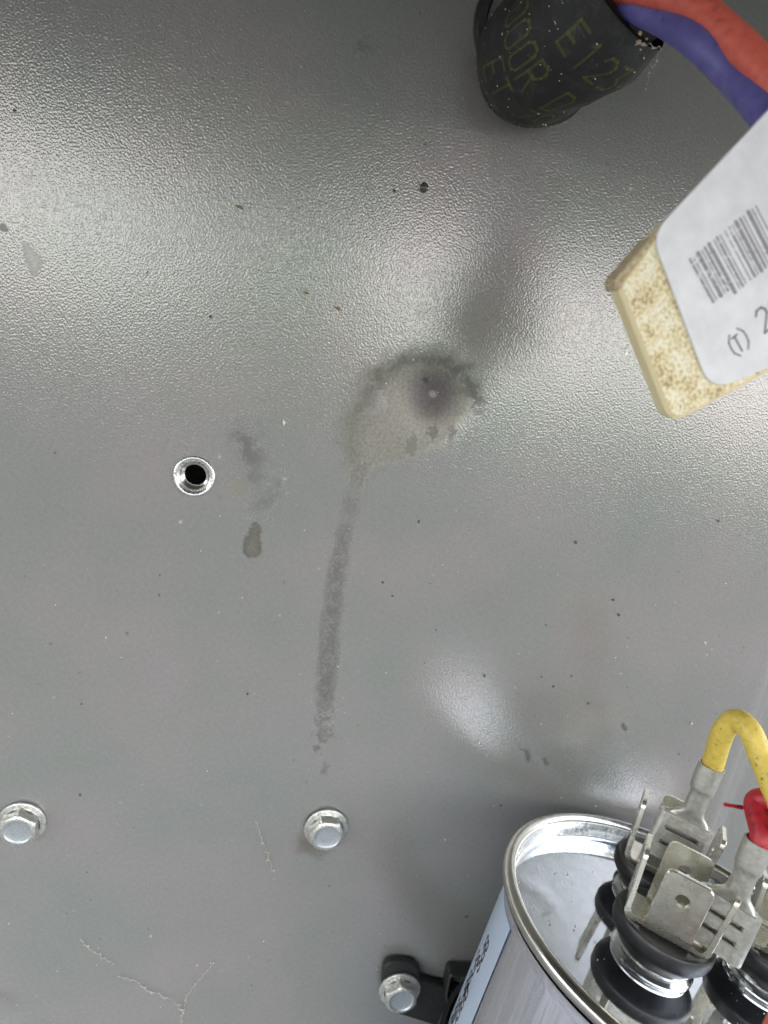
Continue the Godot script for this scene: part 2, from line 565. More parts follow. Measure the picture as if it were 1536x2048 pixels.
func panel_paint() -> StandardMaterial3D:
	# base paint: a warm grey with faint cloudiness, fine grain and small specks
	var col := Image.create(TEX, TEY, false, Image.FORMAT_RGB8)
	col.fill(Color(0.545, 0.545, 0.53))
	var rough := Image.create(TEX, TEY, false, Image.FORMAT_RGB8)
	rough.fill(Color(0.19, 0.19, 0.19))
	var relief := noise(0.27, 3, 11).get_image(TEX, TEY, false, false, false)
	relief.convert(Image.FORMAT_RGB8)
	var cloud := noise(0.0035, 3, 5)
	var grain := noise(0.12, 3, 6)
	var bits := noise(0.5, 2, 8)
	var px := 9.68
	# dried water, and one painted bolt shadow: chains of discs [x, y, radius] in mm, colour, strength, edge tone, noise
	var marks := [
		{"c": [Vector3(-6.15, 18.36, 2.26), Vector3(-7.38, 13.91, 1.97), Vector3(-7.28, 10.06, 1.68), Vector3(-6.36, 7.50, 1.23)], "col": Color(0.38, 0.375, 0.305), "a": 0.72, "edge": Color(0.38, 0.38, 0.31), "n": 0.9, "soft": 2.8, "fill": 0.9, "r": 0.45},
		{"c": [Vector3(-5.06, 20.49, 1.96), Vector3(-1.81, 23.29, 1.82), Vector3(2.55, 24.67, 1.68), Vector3(7.12, 23.68, 1.54), Vector3(9.88, 20.57, 1.09)], "col": Color(0.35, 0.34, 0.29), "a": 0.8, "edge": Color(0.40, 0.395, 0.35), "n": 0.9, "soft": 2.4, "fill": 0.9, "r": 0.45},
		{"c": [Vector3(0.96, 17.94, 5.07), Vector3(3.97, 18.57, 5.10), Vector3(6.63, 19.12, 3.11), Vector3(4.07, 14.71, 3.57), Vector3(-0.31, 13.03, 5.09), Vector3(-3.67, 10.40, 3.69), Vector3(-4.92, 7.00, 1.85), Vector3(-5.31, 3.98, 1.24)], "col": Color(0.585, 0.565, 0.505), "a": 0.8, "edge": Color(0.55, 0.53, 0.46), "n": 0.5, "soft": 1.7, "fill": 1.0, "r": 0.46},
		{"c": [Vector3(-4.98, 6.19, 1.31), Vector3(-5.41, 2.92, 1.16), Vector3(-5.45, -0.31, 1.17)], "col": Color(0.55, 0.535, 0.51), "a": 0.6, "edge": Color(0.48, 0.47, 0.45), "n": 0.5, "soft": 0.9, "fill": 0.9, "r": 0.5},
		{"c": [Vector3(-5.53, 0.08, 1.09), Vector3(-5.40, -5.61, 1.33), Vector3(-5.35, -11.43, 1.50), Vector3(-4.90, -16.87, 1.52), Vector3(-4.55, -19.82, 1.60), Vector3(-3.94, -24.96, 1.62), Vector3(-3.23, -30.18, 1.55), Vector3(-2.87, -32.83, 1.40)], "col": Color(0.50, 0.485, 0.465), "a": 0.5, "edge": Color(0.46, 0.45, 0.43), "n": 0.7, "soft": 0.4, "fill": 0.9, "r": 0.55},
		{"c": [Vector3(-5.42, -3.97, 1.17), Vector3(-5.35, -11.43, 1.42), Vector3(-4.55, -19.82, 1.60), Vector3(-3.94, -24.96, 1.70), Vector3(-3.05, -31.50, 1.56)], "col": Color(0.41, 0.395, 0.375), "a": 0.75, "edge": Color(0.38, 0.37, 0.35), "n": 1.0, "soft": 0.6, "fill": 0.0, "r": 0.55},
		{"c": [Vector3(-2.62, -33.24, 1.48), Vector3(-2.50, -36.41, 1.24)], "col": Color(0.45, 0.43, 0.41), "a": 0.85, "edge": Color(0.38, 0.37, 0.35), "n": 1.9, "soft": 0.2, "fill": 0.1, "r": 0.55},
		{"c": [Vector3(-3.02, -38.88, 0.83), Vector3(-2.14, -39.49, 1.00), Vector3(-1.23, -38.98, 0.66)], "col": Color(0.46, 0.44, 0.42), "a": 0.85, "edge": Color(0.38, 0.37, 0.35), "n": 1.9, "soft": 0.2, "fill": 0.2, "r": 0.55},
		{"c": [Vector3(-2.25, -41.54, 0.42)], "col": Color(0.42, 0.41, 0.40), "a": 0.7, "edge": Color(0.38, 0.37, 0.35), "n": 0.8, "soft": 0.2, "fill": 0.5, "r": 0.55},
		{"c": [Vector3(-0.73, -44.04, 0.42), Vector3(-0.45, -45.88, 0.34)], "col": Color(0.42, 0.41, 0.40), "a": 0.6, "edge": Color(0.35, 0.35, 0.34), "n": 1.2, "soft": 0.3, "fill": 0.3, "r": 0.5},
		{"c": [Vector3(3.62, 19.42, 3.85)], "col": Color(0.30, 0.27, 0.265), "a": 0.97, "edge": Color(0.38, 0.36, 0.36), "n": 0.2, "soft": 3.0, "fill": 1.0, "r": 0.5},
		{"c": [Vector3(3.63, 19.35, 0.54)], "col": Color(0.62, 0.60, 0.58), "a": 0.9, "edge": Color(0.6, 0.58, 0.56), "n": 0.3, "soft": 0.3, "fill": 1.0, "r": 0.6},
		{"c": [Vector3(2.02, 21.23, 0.46)], "col": Color(0.16, 0.15, 0.15), "a": 0.95, "edge": Color(0.2, 0.18, 0.18), "n": 0.4, "soft": 0.2, "fill": 1.0, "r": 0.4},
		{"c": [Vector3(4.66, 24.07, 0.92), Vector3(7.17, 23.46, 1.08), Vector3(9.22, 21.60, 0.62), Vector3(9.95, 18.65, 0.78)], "col": Color(0.28, 0.28, 0.26), "a": 0.85, "edge": Color(0.36, 0.36, 0.34), "n": 2.0, "soft": 0.5, "fill": 0.0, "r": 0.6},
		{"c": [Vector3(1.71, 11.09, 1.24)], "col": Color(0.42, 0.42, 0.40), "a": 0.6, "edge": Color(0.40, 0.40, 0.38), "n": 2.2, "soft": 0.6, "fill": 0.2, "r": 0.55},
		{"c": [Vector3(4.89, 13.93, 0.55), Vector3(5.05, 12.55, 0.23)], "col": Color(0.44, 0.42, 0.40), "a": 0.7, "edge": Color(0.42, 0.40, 0.38), "n": 0.8, "soft": 0.4, "fill": 0.8, "r": 0.55},
		{"c": [Vector3(7.73, 14.51, 0.31), Vector3(7.70, 12.93, 0.24)], "col": Color(0.44, 0.42, 0.40), "a": 0.6, "edge": Color(0.42, 0.40, 0.38), "n": 0.8, "soft": 0.4, "fill": 0.8, "r": 0.55},
		{"c": [Vector3(-23.41, 7.41, 1.77), Vector3(-21.83, 4.80, 1.49), Vector3(-20.49, 2.34, 1.05)], "col": Color(0.38, 0.36, 0.355), "a": 0.75, "edge": Color(0.40, 0.39, 0.38), "n": 1.8, "soft": 2.2, "fill": 0.6, "r": 0.5},
		{"c": [Vector3(-22.93, 0.30, 1.64), Vector3(-22.30, -1.16, 1.05)], "col": Color(0.48, 0.46, 0.38), "a": 0.5, "edge": Color(0.48, 0.46, 0.38), "n": 2.2, "soft": 1.0, "fill": 0.2, "r": 0.5},
		{"c": [Vector3(-17.26, 1.40, 1.06), Vector3(-17.43, -0.61, 1.06), Vector3(-19.01, -2.51, 1.51)], "col": Color(0.38, 0.38, 0.37), "a": 0.7, "edge": Color(0.42, 0.42, 0.41), "n": 2.4, "soft": 0.8, "fill": 0.15, "r": 0.5},
		{"c": [Vector3(-19.13, -6.14, 0.68), Vector3(-19.11, -8.00, 1.14), Vector3(-19.14, -9.64, 1.38)], "col": Color(0.475, 0.465, 0.405), "a": 0.85, "edge": Color(0.40, 0.39, 0.33), "n": 0.35, "soft": 0.12, "fill": 0.8, "r": 0.35},
		{"c": [Vector3(-56.60, 27.54, 0.53), Vector3(-55.60, 25.76, 1.13), Vector3(-55.39, 24.45, 0.73)], "col": Color(0.60, 0.60, 0.58), "a": 0.45, "edge": Color(0.46, 0.46, 0.44), "n": 0.35, "soft": 0.2, "fill": 0.8, "r": 0.3},
		{"c": [Vector3(-59.90, 29.10, 0.46)], "col": Color(0.45, 0.45, 0.44), "a": 0.7, "edge": Color(0.40, 0.40, 0.38), "n": 0.5, "soft": 0.15, "fill": 0.5, "r": 0.4},
		{"c": [Vector3(33.40, -36.98, 0.36), Vector3(34.24, -38.40, 0.27)], "col": Color(0.38, 0.38, 0.37), "a": 0.7, "edge": Color(0.38, 0.38, 0.37), "n": 0.5, "soft": 0.4, "fill": 1.0, "r": 0.4},
		{"c": [Vector3(37.17, -37.97, 0.27), Vector3(37.53, -38.60, 0.18)], "col": Color(0.38, 0.38, 0.37), "a": 0.7, "edge": Color(0.38, 0.38, 0.37), "n": 0.5, "soft": 0.4, "fill": 1.0, "r": 0.4},
		{"c": [Vector3(49.30, -29.54, 0.37), Vector3(49.91, -30.03, 0.27)], "col": Color(0.30, 0.30, 0.29), "a": 0.8, "edge": Color(0.34, 0.34, 0.33), "n": 0.4, "soft": 0.3, "fill": 1.0, "r": 0.4},
		{"c": [Vector3(-0.56, -59.93, 1.89), Vector3(1.80, -60.81, 1.38)], "col": Color(0.36, 0.31, 0.27), "a": 0.45, "edge": Color(0.36, 0.31, 0.27), "n": 0.8, "soft": 1.6, "fill": 1.0, "r": 0.5},  # soft brown shade at the lower left of the middle bolt, painted in
		{"c": [Vector3(-16.94, 63.22, 0.55), Vector3(-15.72, 63.40, 0.34)], "col": Color(0.34, 0.33, 0.32), "a": 0.6, "edge": Color(0.34, 0.33, 0.32), "n": 1.2, "soft": 0.5, "fill": 0.4, "r": 0.5},
	]
	var data := col.get_data()
	for y in TEY:
		for x in TEX:
			var i := (y * TEX + x) * 3
			var c := cloud.get_noise_2d(x, y)
			var g := grain.get_noise_2d(x, y) * 5.0 + bits.get_noise_2d(x, y) * 4.0
			var v := g + c * 5.0
			data[i] = int(140.0 + v + c * 4.5)
			data[i + 1] = int(138.5 + v - c * 2.0)
			data[i + 2] = int(134.5 + v + c * 0.5)
	col = Image.create_from_data(TEX, TEY, false, Image.FORMAT_RGB8, data)
	var wob := noise(0.035, 4, 21)
	var fine := noise(0.16, 3, 22)
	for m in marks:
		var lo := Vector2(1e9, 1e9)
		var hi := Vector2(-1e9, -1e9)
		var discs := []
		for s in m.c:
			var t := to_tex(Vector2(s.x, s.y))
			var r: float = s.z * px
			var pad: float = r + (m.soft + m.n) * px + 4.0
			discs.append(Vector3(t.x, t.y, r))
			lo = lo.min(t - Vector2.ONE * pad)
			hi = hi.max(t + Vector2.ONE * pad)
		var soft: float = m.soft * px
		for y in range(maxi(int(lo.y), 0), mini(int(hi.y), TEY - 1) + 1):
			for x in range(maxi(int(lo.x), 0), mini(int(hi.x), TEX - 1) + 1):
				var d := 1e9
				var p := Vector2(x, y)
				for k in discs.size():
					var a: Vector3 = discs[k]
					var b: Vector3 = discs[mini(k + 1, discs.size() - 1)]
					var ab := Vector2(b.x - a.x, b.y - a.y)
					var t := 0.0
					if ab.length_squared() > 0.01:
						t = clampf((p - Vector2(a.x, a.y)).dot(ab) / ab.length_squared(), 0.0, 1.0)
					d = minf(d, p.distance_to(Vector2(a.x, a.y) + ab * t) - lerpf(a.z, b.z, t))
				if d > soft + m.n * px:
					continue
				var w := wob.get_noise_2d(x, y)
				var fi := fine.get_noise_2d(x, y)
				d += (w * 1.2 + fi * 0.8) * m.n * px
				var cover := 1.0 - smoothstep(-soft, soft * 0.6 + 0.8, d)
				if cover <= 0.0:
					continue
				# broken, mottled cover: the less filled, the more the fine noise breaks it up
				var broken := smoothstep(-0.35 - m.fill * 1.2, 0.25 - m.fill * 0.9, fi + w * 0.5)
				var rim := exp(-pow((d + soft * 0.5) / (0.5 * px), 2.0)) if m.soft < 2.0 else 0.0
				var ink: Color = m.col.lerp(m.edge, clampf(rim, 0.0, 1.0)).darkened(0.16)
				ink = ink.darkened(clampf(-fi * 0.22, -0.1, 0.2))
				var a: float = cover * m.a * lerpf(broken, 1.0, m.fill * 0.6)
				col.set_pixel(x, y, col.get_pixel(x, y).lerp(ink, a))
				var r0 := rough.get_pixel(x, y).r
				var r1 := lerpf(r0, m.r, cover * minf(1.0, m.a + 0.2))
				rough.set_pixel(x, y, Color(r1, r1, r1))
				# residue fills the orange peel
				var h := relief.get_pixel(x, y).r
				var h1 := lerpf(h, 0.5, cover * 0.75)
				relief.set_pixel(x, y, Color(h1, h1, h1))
	# fine dark and pale pin-specks in the coat
	for k in 480:
		var p := Vector2(rng.randf() * TEX, rng.randf() * TEY)
		var dark := rng.randf() < 0.6
		var s := rng.randf_range(0.4, 1.2) if rng.randf() < 0.93 else rng.randf_range(1.2, 2.4)
		stroke(col, p, p + Vector2(rng.randf_range(-1, 1), rng.randf_range(-1.5, 1.5)), s * 2.0, Color(0.28, 0.27, 0.26, rng.randf_range(0.3, 0.9)) if dark else Color(0.74, 0.73, 0.69, rng.randf_range(0.3, 0.9)))
	var bump := relief.duplicate()
	bump.convert(Image.FORMAT_RGBA8)
	bump.bump_map_to_normal_map(1.0)
	var m := StandardMaterial3D.new()
	m.resource_name = "grey_powder_coat"
	m.albedo_texture = ImageTexture.create_from_image(col)
	m.roughness_texture = ImageTexture.create_from_image(rough)
	m.roughness = 1.0
	m.metallic_specular = 0.85
	m.metallic = 0.3
	m.normal_enabled = true
	m.normal_texture = ImageTexture.create_from_image(bump)
	m.normal_scale = 0.34
	return m

# ---------------------------------------------------------------- bolts
func make_bolt(at: Vector3, turn: float, lean: Vector3, label: String) -> void:
	var up := (Vector3.BACK + lean).normalized()
	var side := up.cross(Vector3(sin(turn), -cos(turn), 0)).normalized()
	var o := thing("hex_bolt", label, "bolt", at, Basis(side, up, side.cross(up)), "hex head bolts in the panel")
	# dished flange
	lathe([Vector2(3.7, 0.0), Vector2(3.78, 0.18), Vector2(3.74, 0.42), Vector2(3.6, 0.52), Vector2(3.1, 0.62), Vector2(2.9, 0.72)], 64)
	done("flange", M.zinc, o)
	var rings := []
	var levels := [0.55, 0.9, 1.5, 2.0, 2.3, 2.42, 2.52, 2.6]
	for h in levels:
		var ring := PackedVector3Array()
		for k in 72:
			var a := TAU * k / 72.0
			var hex: float = 2.72 / cos(fposmod(a + PI / 6.0, PI / 3.0) - PI / 6.0)
			var round_off: float = 3.5 - maxf(0.0, h - 1.7) * 1.0 - maxf(0.0, h - 2.4) * 1.2
			var r := minf(hex * (1.0 if h < 2.4 else 1.0 - (h - 2.4) * 0.25), round_off)
			ring.append(Vector3(cos(a) * r, h, sin(a) * r))
		rings.append(ring)
	for i in rings.size() - 1:
		for k in 72:
			var e := (k + 1) % 72
			quad(rings[i][k], rings[i + 1][k], rings[i + 1][e], rings[i][e])
	for k in 72:
		var e := (k + 1) % 72
		var a0: Vector3 = rings[-1][k]
		var a1: Vector3 = rings[-1][e]
		var b0 := Vector3(a0.x, 0, a0.z).normalized() * 2.16 + Vector3.UP * 2.6
		var b1 := Vector3(a1.x, 0, a1.z).normalized() * 2.16 + Vector3.UP * 2.6
		quad(a0, b0, b1, a1)
	done("hex_head", M.zinc, o, 26.0)
	lathe([Vector2(2.16, 2.6), Vector2(2.06, 2.5), Vector2(1.9, 2.36), Vector2(1.2, 2.31), Vector2(0.0, 2.30)], 56)
	done("stamped_top", M.zinc_top, o)
	var down := turn_to_local(o.transform.basis)
	for k in 26:
		var a := down + rng.randf_range(-1.1, 1.1)
		var rr := rng.randf_range(2.75, 3.6)
		lint(Vector3(cos(a) * rr, rng.randf_range(0.62, 0.8) if rr > 3.0 else rng.randf_range(0.8, 1.9), sin(a) * rr), rng.randf_range(0.04, 0.13))
	done("grime", M.dirty_edge, o).set_meta("kind", "stuff")

func turn_to_local(b: Basis) -> float:
	# the angle about the bolt's axis that points up the panel, where dirt settles
	var up := b.inverse() * Vector3.UP
	return atan2(up.z, up.x)

func bolts() -> void:
	make_bolt(Vector3(-47.26, -61.73, -0.10), 0.10, Vector3(0.02, -0.06, 0), "zinc hex bolt cut by the left edge of the picture")
	make_bolt(Vector3(1.95, -56.22, -0.10), 0.5, Vector3(0.05, -0.04, 0), "zinc hex bolt in the bare panel below the long drip streak")
	make_bolt(Vector3(21.22, -85.55, 1.90), 0.22, Vector3(0.01, -0.05, 0), "zinc hex bolt through the black strap beside the capacitor")

# ---------------------------------------------------------------- black printed sleeve and its wires
func cable_sleeve() -> void:
	var o := thing("cable_sleeve", "black printed rubber cable sleeve bending out of the top of the panel", "cable sleeve", Vector3(7.22, 71.37, 0.00))
	var base := Vector3(7.22, 71.37, 0.00)
	var pts := [Vector3(8.69, 69.52, -4.00), Vector3(7.07, 66.55, 3.00), Vector3(6.27, 65.11, 8.00), Vector3(7.25, 65.17, 12.50), Vector3(9.35, 67.01, 16.50), Vector3(11.03, 69.34, 19.50)]
	var path := []
	for p in smooth_path(pts, 10):
		path.append(p - base)
	var radii := []
	for i in path.size():
		var t := float(i) / (path.size() - 1)
		radii.append(8.1 + 0.35 * sin(t * 9.0) - 0.5 * smoothstep(0.8, 1.0, t))
	tube(path, radii, 72, Vector3.UP, 0.024, false)
	var length := 0.0
	for i in path.size() - 1:
		length += (path[i] as Vector3).distance_to(path[i + 1])
	var wide := int(length * 30.0)
	var im := Image.create(wide, 1560, false, Image.FORMAT_RGB8)
	im.fill(Color(0.125, 0.125, 0.12))
	var f := noise(0.02, 4, 31)
	for y in 1560:
		for x in wide:
			var v := f.get_noise_2d(x, y * 0.6)
			if v > 0.1:
				im.set_pixel(x, y, Color(0.125, 0.125, 0.12).lerp(Color(0.24, 0.24, 0.21), minf((v - 0.1) * 1.1, 1.0)))
	sleeve_text(im, Color(0.38, 0.38, 0.13, 0.85))
	# scuffs and fibres of dust
	for k in 620:
		var p := Vector2(rng.randf() * wide, rng.randf() * 1560)
		var q := p + Vector2.from_angle(rng.randf() * TAU) * rng.randf_range(4, 50)
		stroke(im, p, q, rng.randf_range(1.5, 4.0), Color(0.44, 0.43, 0.36, rng.randf_range(0.1, 0.55)), 0.6)
	var m := plain("printed_rubber", Color.WHITE, 0.62)
	m.albedo_texture = ImageTexture.create_from_image(im)
	m.normal_enabled = true
	m.normal_scale = 0.25
	m.normal_texture = noise_map(0.03, 512, Color.BLACK, Color.WHITE, 77, 4, 5.0)
	var s := done("sleeve", m, o, 60.0)
	# the wall of the open mouth and its dark inside
	var last: Vector3 = path[-1]
	var axis: Vector3 = (path[-1] - path[-2]).normalized()
	tube([last - axis * 0.02, last - axis * 7.0], [6.6, 6.2], 48, Vector3.UP, 0.0, true)
	var inner := done("mouth_lining", M.black_plastic, o)
	inner.set_meta("label", "dark inside of the open sleeve end")
	# the rubber bush the sleeve leaves the panel through
	lathe([Vector2(9.0, -1.0), Vector2(9.0, 0.9), Vector2(8.7, 1.4), Vector2(7.6, 1.5), Vector2(7.2, 0.2)], 48)
	var bush := done("bush", M.black_plastic, o)
	bush.transform = Transform3D(Basis(Vector3.RIGHT, PI / 2), (Vector3(6.49, 71.06, 0.00) - base) * MM)
	# specks of pale lint caught on the sleeve
	for k in 90:
		var i := rng.randi_range(8, path.size() - 4)
		var dir: Vector3 = (path[i + 1] - path[i - 1]).normalized()
		var out := (Vector3.BACK * rng.randf_range(0.2, 1.0) + Vector3(rng.randf_range(-1, 0.6), rng.randf_range(-1, 0.6), 0)).slide(dir).normalized()
		lint(path[i] + out * radii[i] * 1.005, rng.randf_range(0.04, 0.13))
	done("lint", M.pale_dust, o).set_meta("kind", "stuff")

func sleeve_text(im: Image, ink: Color) -> void:
	# the print runs round the sleeve, line above line towards its mouth
	letter(im, "E1234", Vector2(21.4 * 30, 560), Vector2(0, 13), Vector2(13.5, 0), 9.0, ink, 0.75)
	letter(im, "DOOR DIRECT", Vector2(16.7 * 30, 345), Vector2(0, 13), Vector2(13.5, 0), 9.0, ink, 0.75)
	letter(im, "ET 70C", Vector2(13.2 * 30, 480), Vector2(0, 13), Vector2(13.5, 0), 9.0, ink, 0.75)
	letter(im, "TYPE", Vector2(9.3 * 30, 600), Vector2(0, 13), Vector2(13.5, 0), 9.0, ink, 0.75)

func lint(at: Vector3, r: float) -> void:
	var a := Vector3(rng.randf_range(-1, 1), rng.randf_range(-1, 1), rng.randf_range(-1, 1)).normalized()
	var b := a.cross(Vector3(0.3, 0.5, 0.8)).normalized()
	var c := a.cross(b)
	var l := [a * r * rng.randf_range(0.8, 1.8), b * r, c * r * 0.7]
	for s in 8:
		var p: Vector3 = l[0] * (1 if s & 1 else -1)
		var q: Vector3 = l[1] * (1 if s & 2 else -1)
		var t: Vector3 = l[2] * (1 if s & 4 else -1)
		if (q - p).cross(t - p).dot(p + q + t) > 0.0:
			tri(at + p, at + q, at + t)
		else:
			tri(at + p, at + t, at + q)

func wire(called: String, label: String, category: String, pts: Array, r: float, material: Material, group := "") -> Node3D:
	var base: Vector3 = pts[0]
	var o := thing(called, label, category, base, Basis.IDENTITY, group)
	var path := []
	for p in smooth_path(pts, 10):
		path.append(p - base)
	tube(path, r, 24, Vector3.BACK, 0.012)
	done("insulation", material, o, 60.0)
	return o

func loose_wires() -> void:
	wire("red_wire", "orange red insulated wire curving over the blue wire at top right", "wire", [Vector3(9.62, 67.83, 14.00), Vector3(9.46, 68.17, 18.00), Vector3(9.82, 67.54, 22.50), Vector3(11.37, 66.25, 27.00), Vector3(14.43, 64.11, 31.00), Vector3(17.22, 60.01, 36.00), Vector3(20.15, 54.98, 41.00), Vector3(23.90, 48.55, 46.00)], 1.62, M.orange_red_insulation, "wires leaving the black sleeve")
	wire("blue_wire", "violet blue insulated wire curving under the red wire at top right", "wire", [Vector3(10.54, 66.94, 14.00), Vector3(10.45, 66.96, 19.00), Vector3(11.29, 65.90, 23.50), Vector3(13.72, 63.36, 28.00), Vector3(15.52, 59.40, 34.00), Vector3(18.36, 56.17, 37.00), Vector3(19.70, 52.70, 41.00), Vector3(21.61, 48.00, 46.00)], 1.55, M.blue_insulation, "wires leaving the black sleeve")
	wire("red_wire", "bright red wire cut by the bottom right corner beside the capacitor", "wire", [Vector3(38.39, -34.56, 60.00), Vector3(38.03, -30.54, 60.00), Vector3(40.79, -28.98, 58.00), Vector3(45.99, -28.58, 55.00)], 1.7, M.orange_red_insulation)

# ---------------------------------------------------------------- cream box with its label
func labelled_box() -> void:
	var zf := 46.0
	var c := Vector2(16.95, 33.94)
	var o := thing("plastic_box", "yellowed cream plastic box with brown specks behind a white barcode label", "box", Vector3(c.x, c.y, zf), Basis(Vector3(0, 1, 0), 0.0))
	var outline := rounded([Vector2(9.05, 33.41) - c, Vector2(17.79, 22.55) - c, Vector2(29.78, 32.64) - c, Vector2(27.11, 48.07) - c, Vector2(16.13, 45.41) - c, Vector2(11.21, 38.41) - c], [0.7, 1.7, 2.0, 2.0, 2.0, 0.8])
	slab(outline, -2.4, 0.0, 0.35)
	var cream := plain("cream_plastic", Color.WHITE, 0.55)
	cream.albedo_texture = ImageTexture.create_from_image(cream_print())
	cream.texture_repeat = false
	done("body", cream, o)
	# the dirty side flange that shows at the upper left
	slab(rounded([Vector2(8.59, 33.83) - c, Vector2(9.12, 32.98) - c, Vector2(13.17, 37.27) - c, Vector2(11.03, 38.37) - c], [0.5, 0.3, 0.3, 0.4]), -2.6, -0.1, 0.12)
	done("side_flange", M.dirty_edge, o)
	# the label, a thin stiff sheet proud of the face
	var lab := rounded([Vector2(10.70, 38.20) - c, Vector2(20.37, 26.26) - c, Vector2(32.33, 34.36) - c, Vector2(24.38, 55.25) - c, Vector2(20.03, 53.74) - c], [1.9, 2.4, 0.5, 0.5, 1.0], 8)
	slab(lab, 0.02, 0.32, 0.05)
	var m := plain("label_paper", Color.WHITE, 0.42)
	m.albedo_texture = ImageTexture.create_from_image(label_print(lab, c))
	m.texture_repeat = false
	done("label", m, o)

func cream_print() -> Image:
	var im := Image.create(640, 700, false, Image.FORMAT_RGB8)
	var big := noise(0.012, 3, 145)
	var small := noise(0.07, 3, 146)
	for y in 700:
		for x in 640:
			var t := clampf(0.6 + big.get_noise_2d(x, y) * 0.5 + small.get_noise_2d(x, y) * 0.6, 0.0, 1.0)
			im.set_pixel(x, y, Color(0.68, 0.59, 0.42).lerp(Color(0.89, 0.82, 0.64), smoothstep(0.1, 0.5, t)).lerp(Color(0.95, 0.925, 0.83), smoothstep(0.5, 0.95, t)))
	for k in 3600:
		var p := Vector2(rng.randf() * 640, rng.randf() * 700)
		if big.get_noise_2d(p.x + 300.0, p.y * 1.3) < rng.randf_range(-1.2, 0.2):
			continue
		var w := rng.randf_range(0.8, 2.6) if k % 22 else rng.randf_range(3.0, 6.0)
		stroke(im, p, p + Vector2.from_angle(rng.randf() * TAU) * rng.randf_range(0, 5), w, Color(0.36, 0.28, 0.19, rng.randf_range(0.2, 0.85)), 0.4)
	return im

func label_print(lab: PackedVector2Array, c: Vector2) -> Image:
	var im := Image.create(768, 1100, false, Image.FORMAT_RGB8)
	im.fill(Color(0.87, 0.865, 0.87))
	var worn := noise(0.008, 4, 191)
	for y in 1100:
		for x in 768:
			var v := 0.87 + worn.get_noise_2d(x, y) * 0.05
			im.set_pixel(x, y, Color(v, v - 0.004, v + 0.004))
	var lo := lab[0]
	var hi := lab[0]
	for p in lab:
		lo = lo.min(p)
		hi = hi.max(p)
	var inset := Vector2.ONE * 0.05
	var px = func(p: Vector2) -> Vector2: return (p - c - lo - inset) / (hi - lo - inset * 2.0) * Vector2(768, 1100)
	# print runs up to the right, along the long lower edge of the label
	var r: Vector2 = (px.call(Vector2(17.50, 40.56)) - px.call(Vector2(14.59, 36.94))).normalized()
	var d: Vector2 = (px.call(Vector2(18.56, 33.31)) - px.call(Vector2(14.59, 36.94))).normalized()
	var mm: float = 768.0 / (hi.x - lo.x)
	var ink := Color(0.20, 0.18, 0.19, 0.85)
	var from: Vector2 = px.call(Vector2(14.71, 36.88))
	var at := from
	var step := 0
	var widths := [2, 1, 1, 2, 3, 1, 1, 1, 2, 1, 3, 2, 1, 1, 2, 1, 1, 3, 1, 2, 2, 1, 1, 1, 3, 1, 2, 1, 1, 2, 3, 1, 1, 2, 1, 1]
	for k in widths.size():
		var w: float = widths[k] * 0.13 * mm
		if k % 2 == 0:
			var up := r * 0.0 - d * 0.0
			var len := mm * (4.6 if k < 10 else 5.2)
			stroke(im, at + r * w * 0.5, at + r * w * 0.5 + d * len, w, ink, 0.75)
			# smudges across the worn bars
			for j in 3:
				var q: Vector2 = at + d * len * rng.randf()
				stroke(im, q, q + r * mm * rng.randf_range(0.05, 0.25) + d * mm * 0.12, w * 0.8, Color(0.5, 0.48, 0.48, 0.6), 0.6)
		at += r * (w + 0.02 * mm)
	for k in 46:
		var q: Vector2 = from + r * mm * rng.randf_range(-0.2, 5.5) + d * mm * rng.randf_range(0.0, 5.6)
		stroke(im, q, q + Vector2.from_angle(rng.randf() * TAU) * mm * rng.randf_range(0.1, 0.7), mm * rng.randf_range(0.08, 0.3), Color(0.89, 0.88, 0.89, rng.randf_range(0.4, 0.9)), 0.4)
	var gu := mm * 0.34
	letter(im, "(", px.call(Vector2(21.51, 29.65)), r * gu * 0.8, -d * gu * 0.85, 0.2 * mm, Color(0.24, 0.22, 0.23, 0.85), 0.6)
	letter(im, "T", px.call(Vector2(21.99, 30.21)), r * gu * 0.45, -d * gu * 0.8, 0.2 * mm, Color(0.24, 0.22, 0.23, 0.9), 0.4)
	letter(im, ")", px.call(Vector2(22.26, 30.64)), r * gu * 0.8, -d * gu * 0.85, 0.2 * mm, Color(0.24, 0.22, 0.23, 0.85), 0.6)
	letter(im, "28", px.call(Vector2(23.81, 32.45)), r * gu * 0.8, -d * gu * 1.1, 0.24 * mm, Color(0.24, 0.22, 0.23, 0.85), 0.5)
	for k in 60:
		var p := Vector2(rng.randf() * 768, rng.randf() * 1100)
		stroke(im, p, p + Vector2.from_angle(rng.randf() * TAU) * rng.randf_range(1, 6), rng.randf_range(1.5, 4.0), Color(0.66, 0.63, 0.62, rng.randf_range(0.15, 0.5)), 0.4)
	return im

# ---------------------------------------------------------------- capacitor, strap
const CAN_H := 75.0
var can := Transform3D(Basis(Vector3(0.99452, -0.10453, 0.00000), Vector3(0.10453, 0.99452, 0.00000), Vector3(-0.00000, -0.00000, 1.00000)), Vector3(42.90, -120.32, 29.00))
const DISC := 71.2

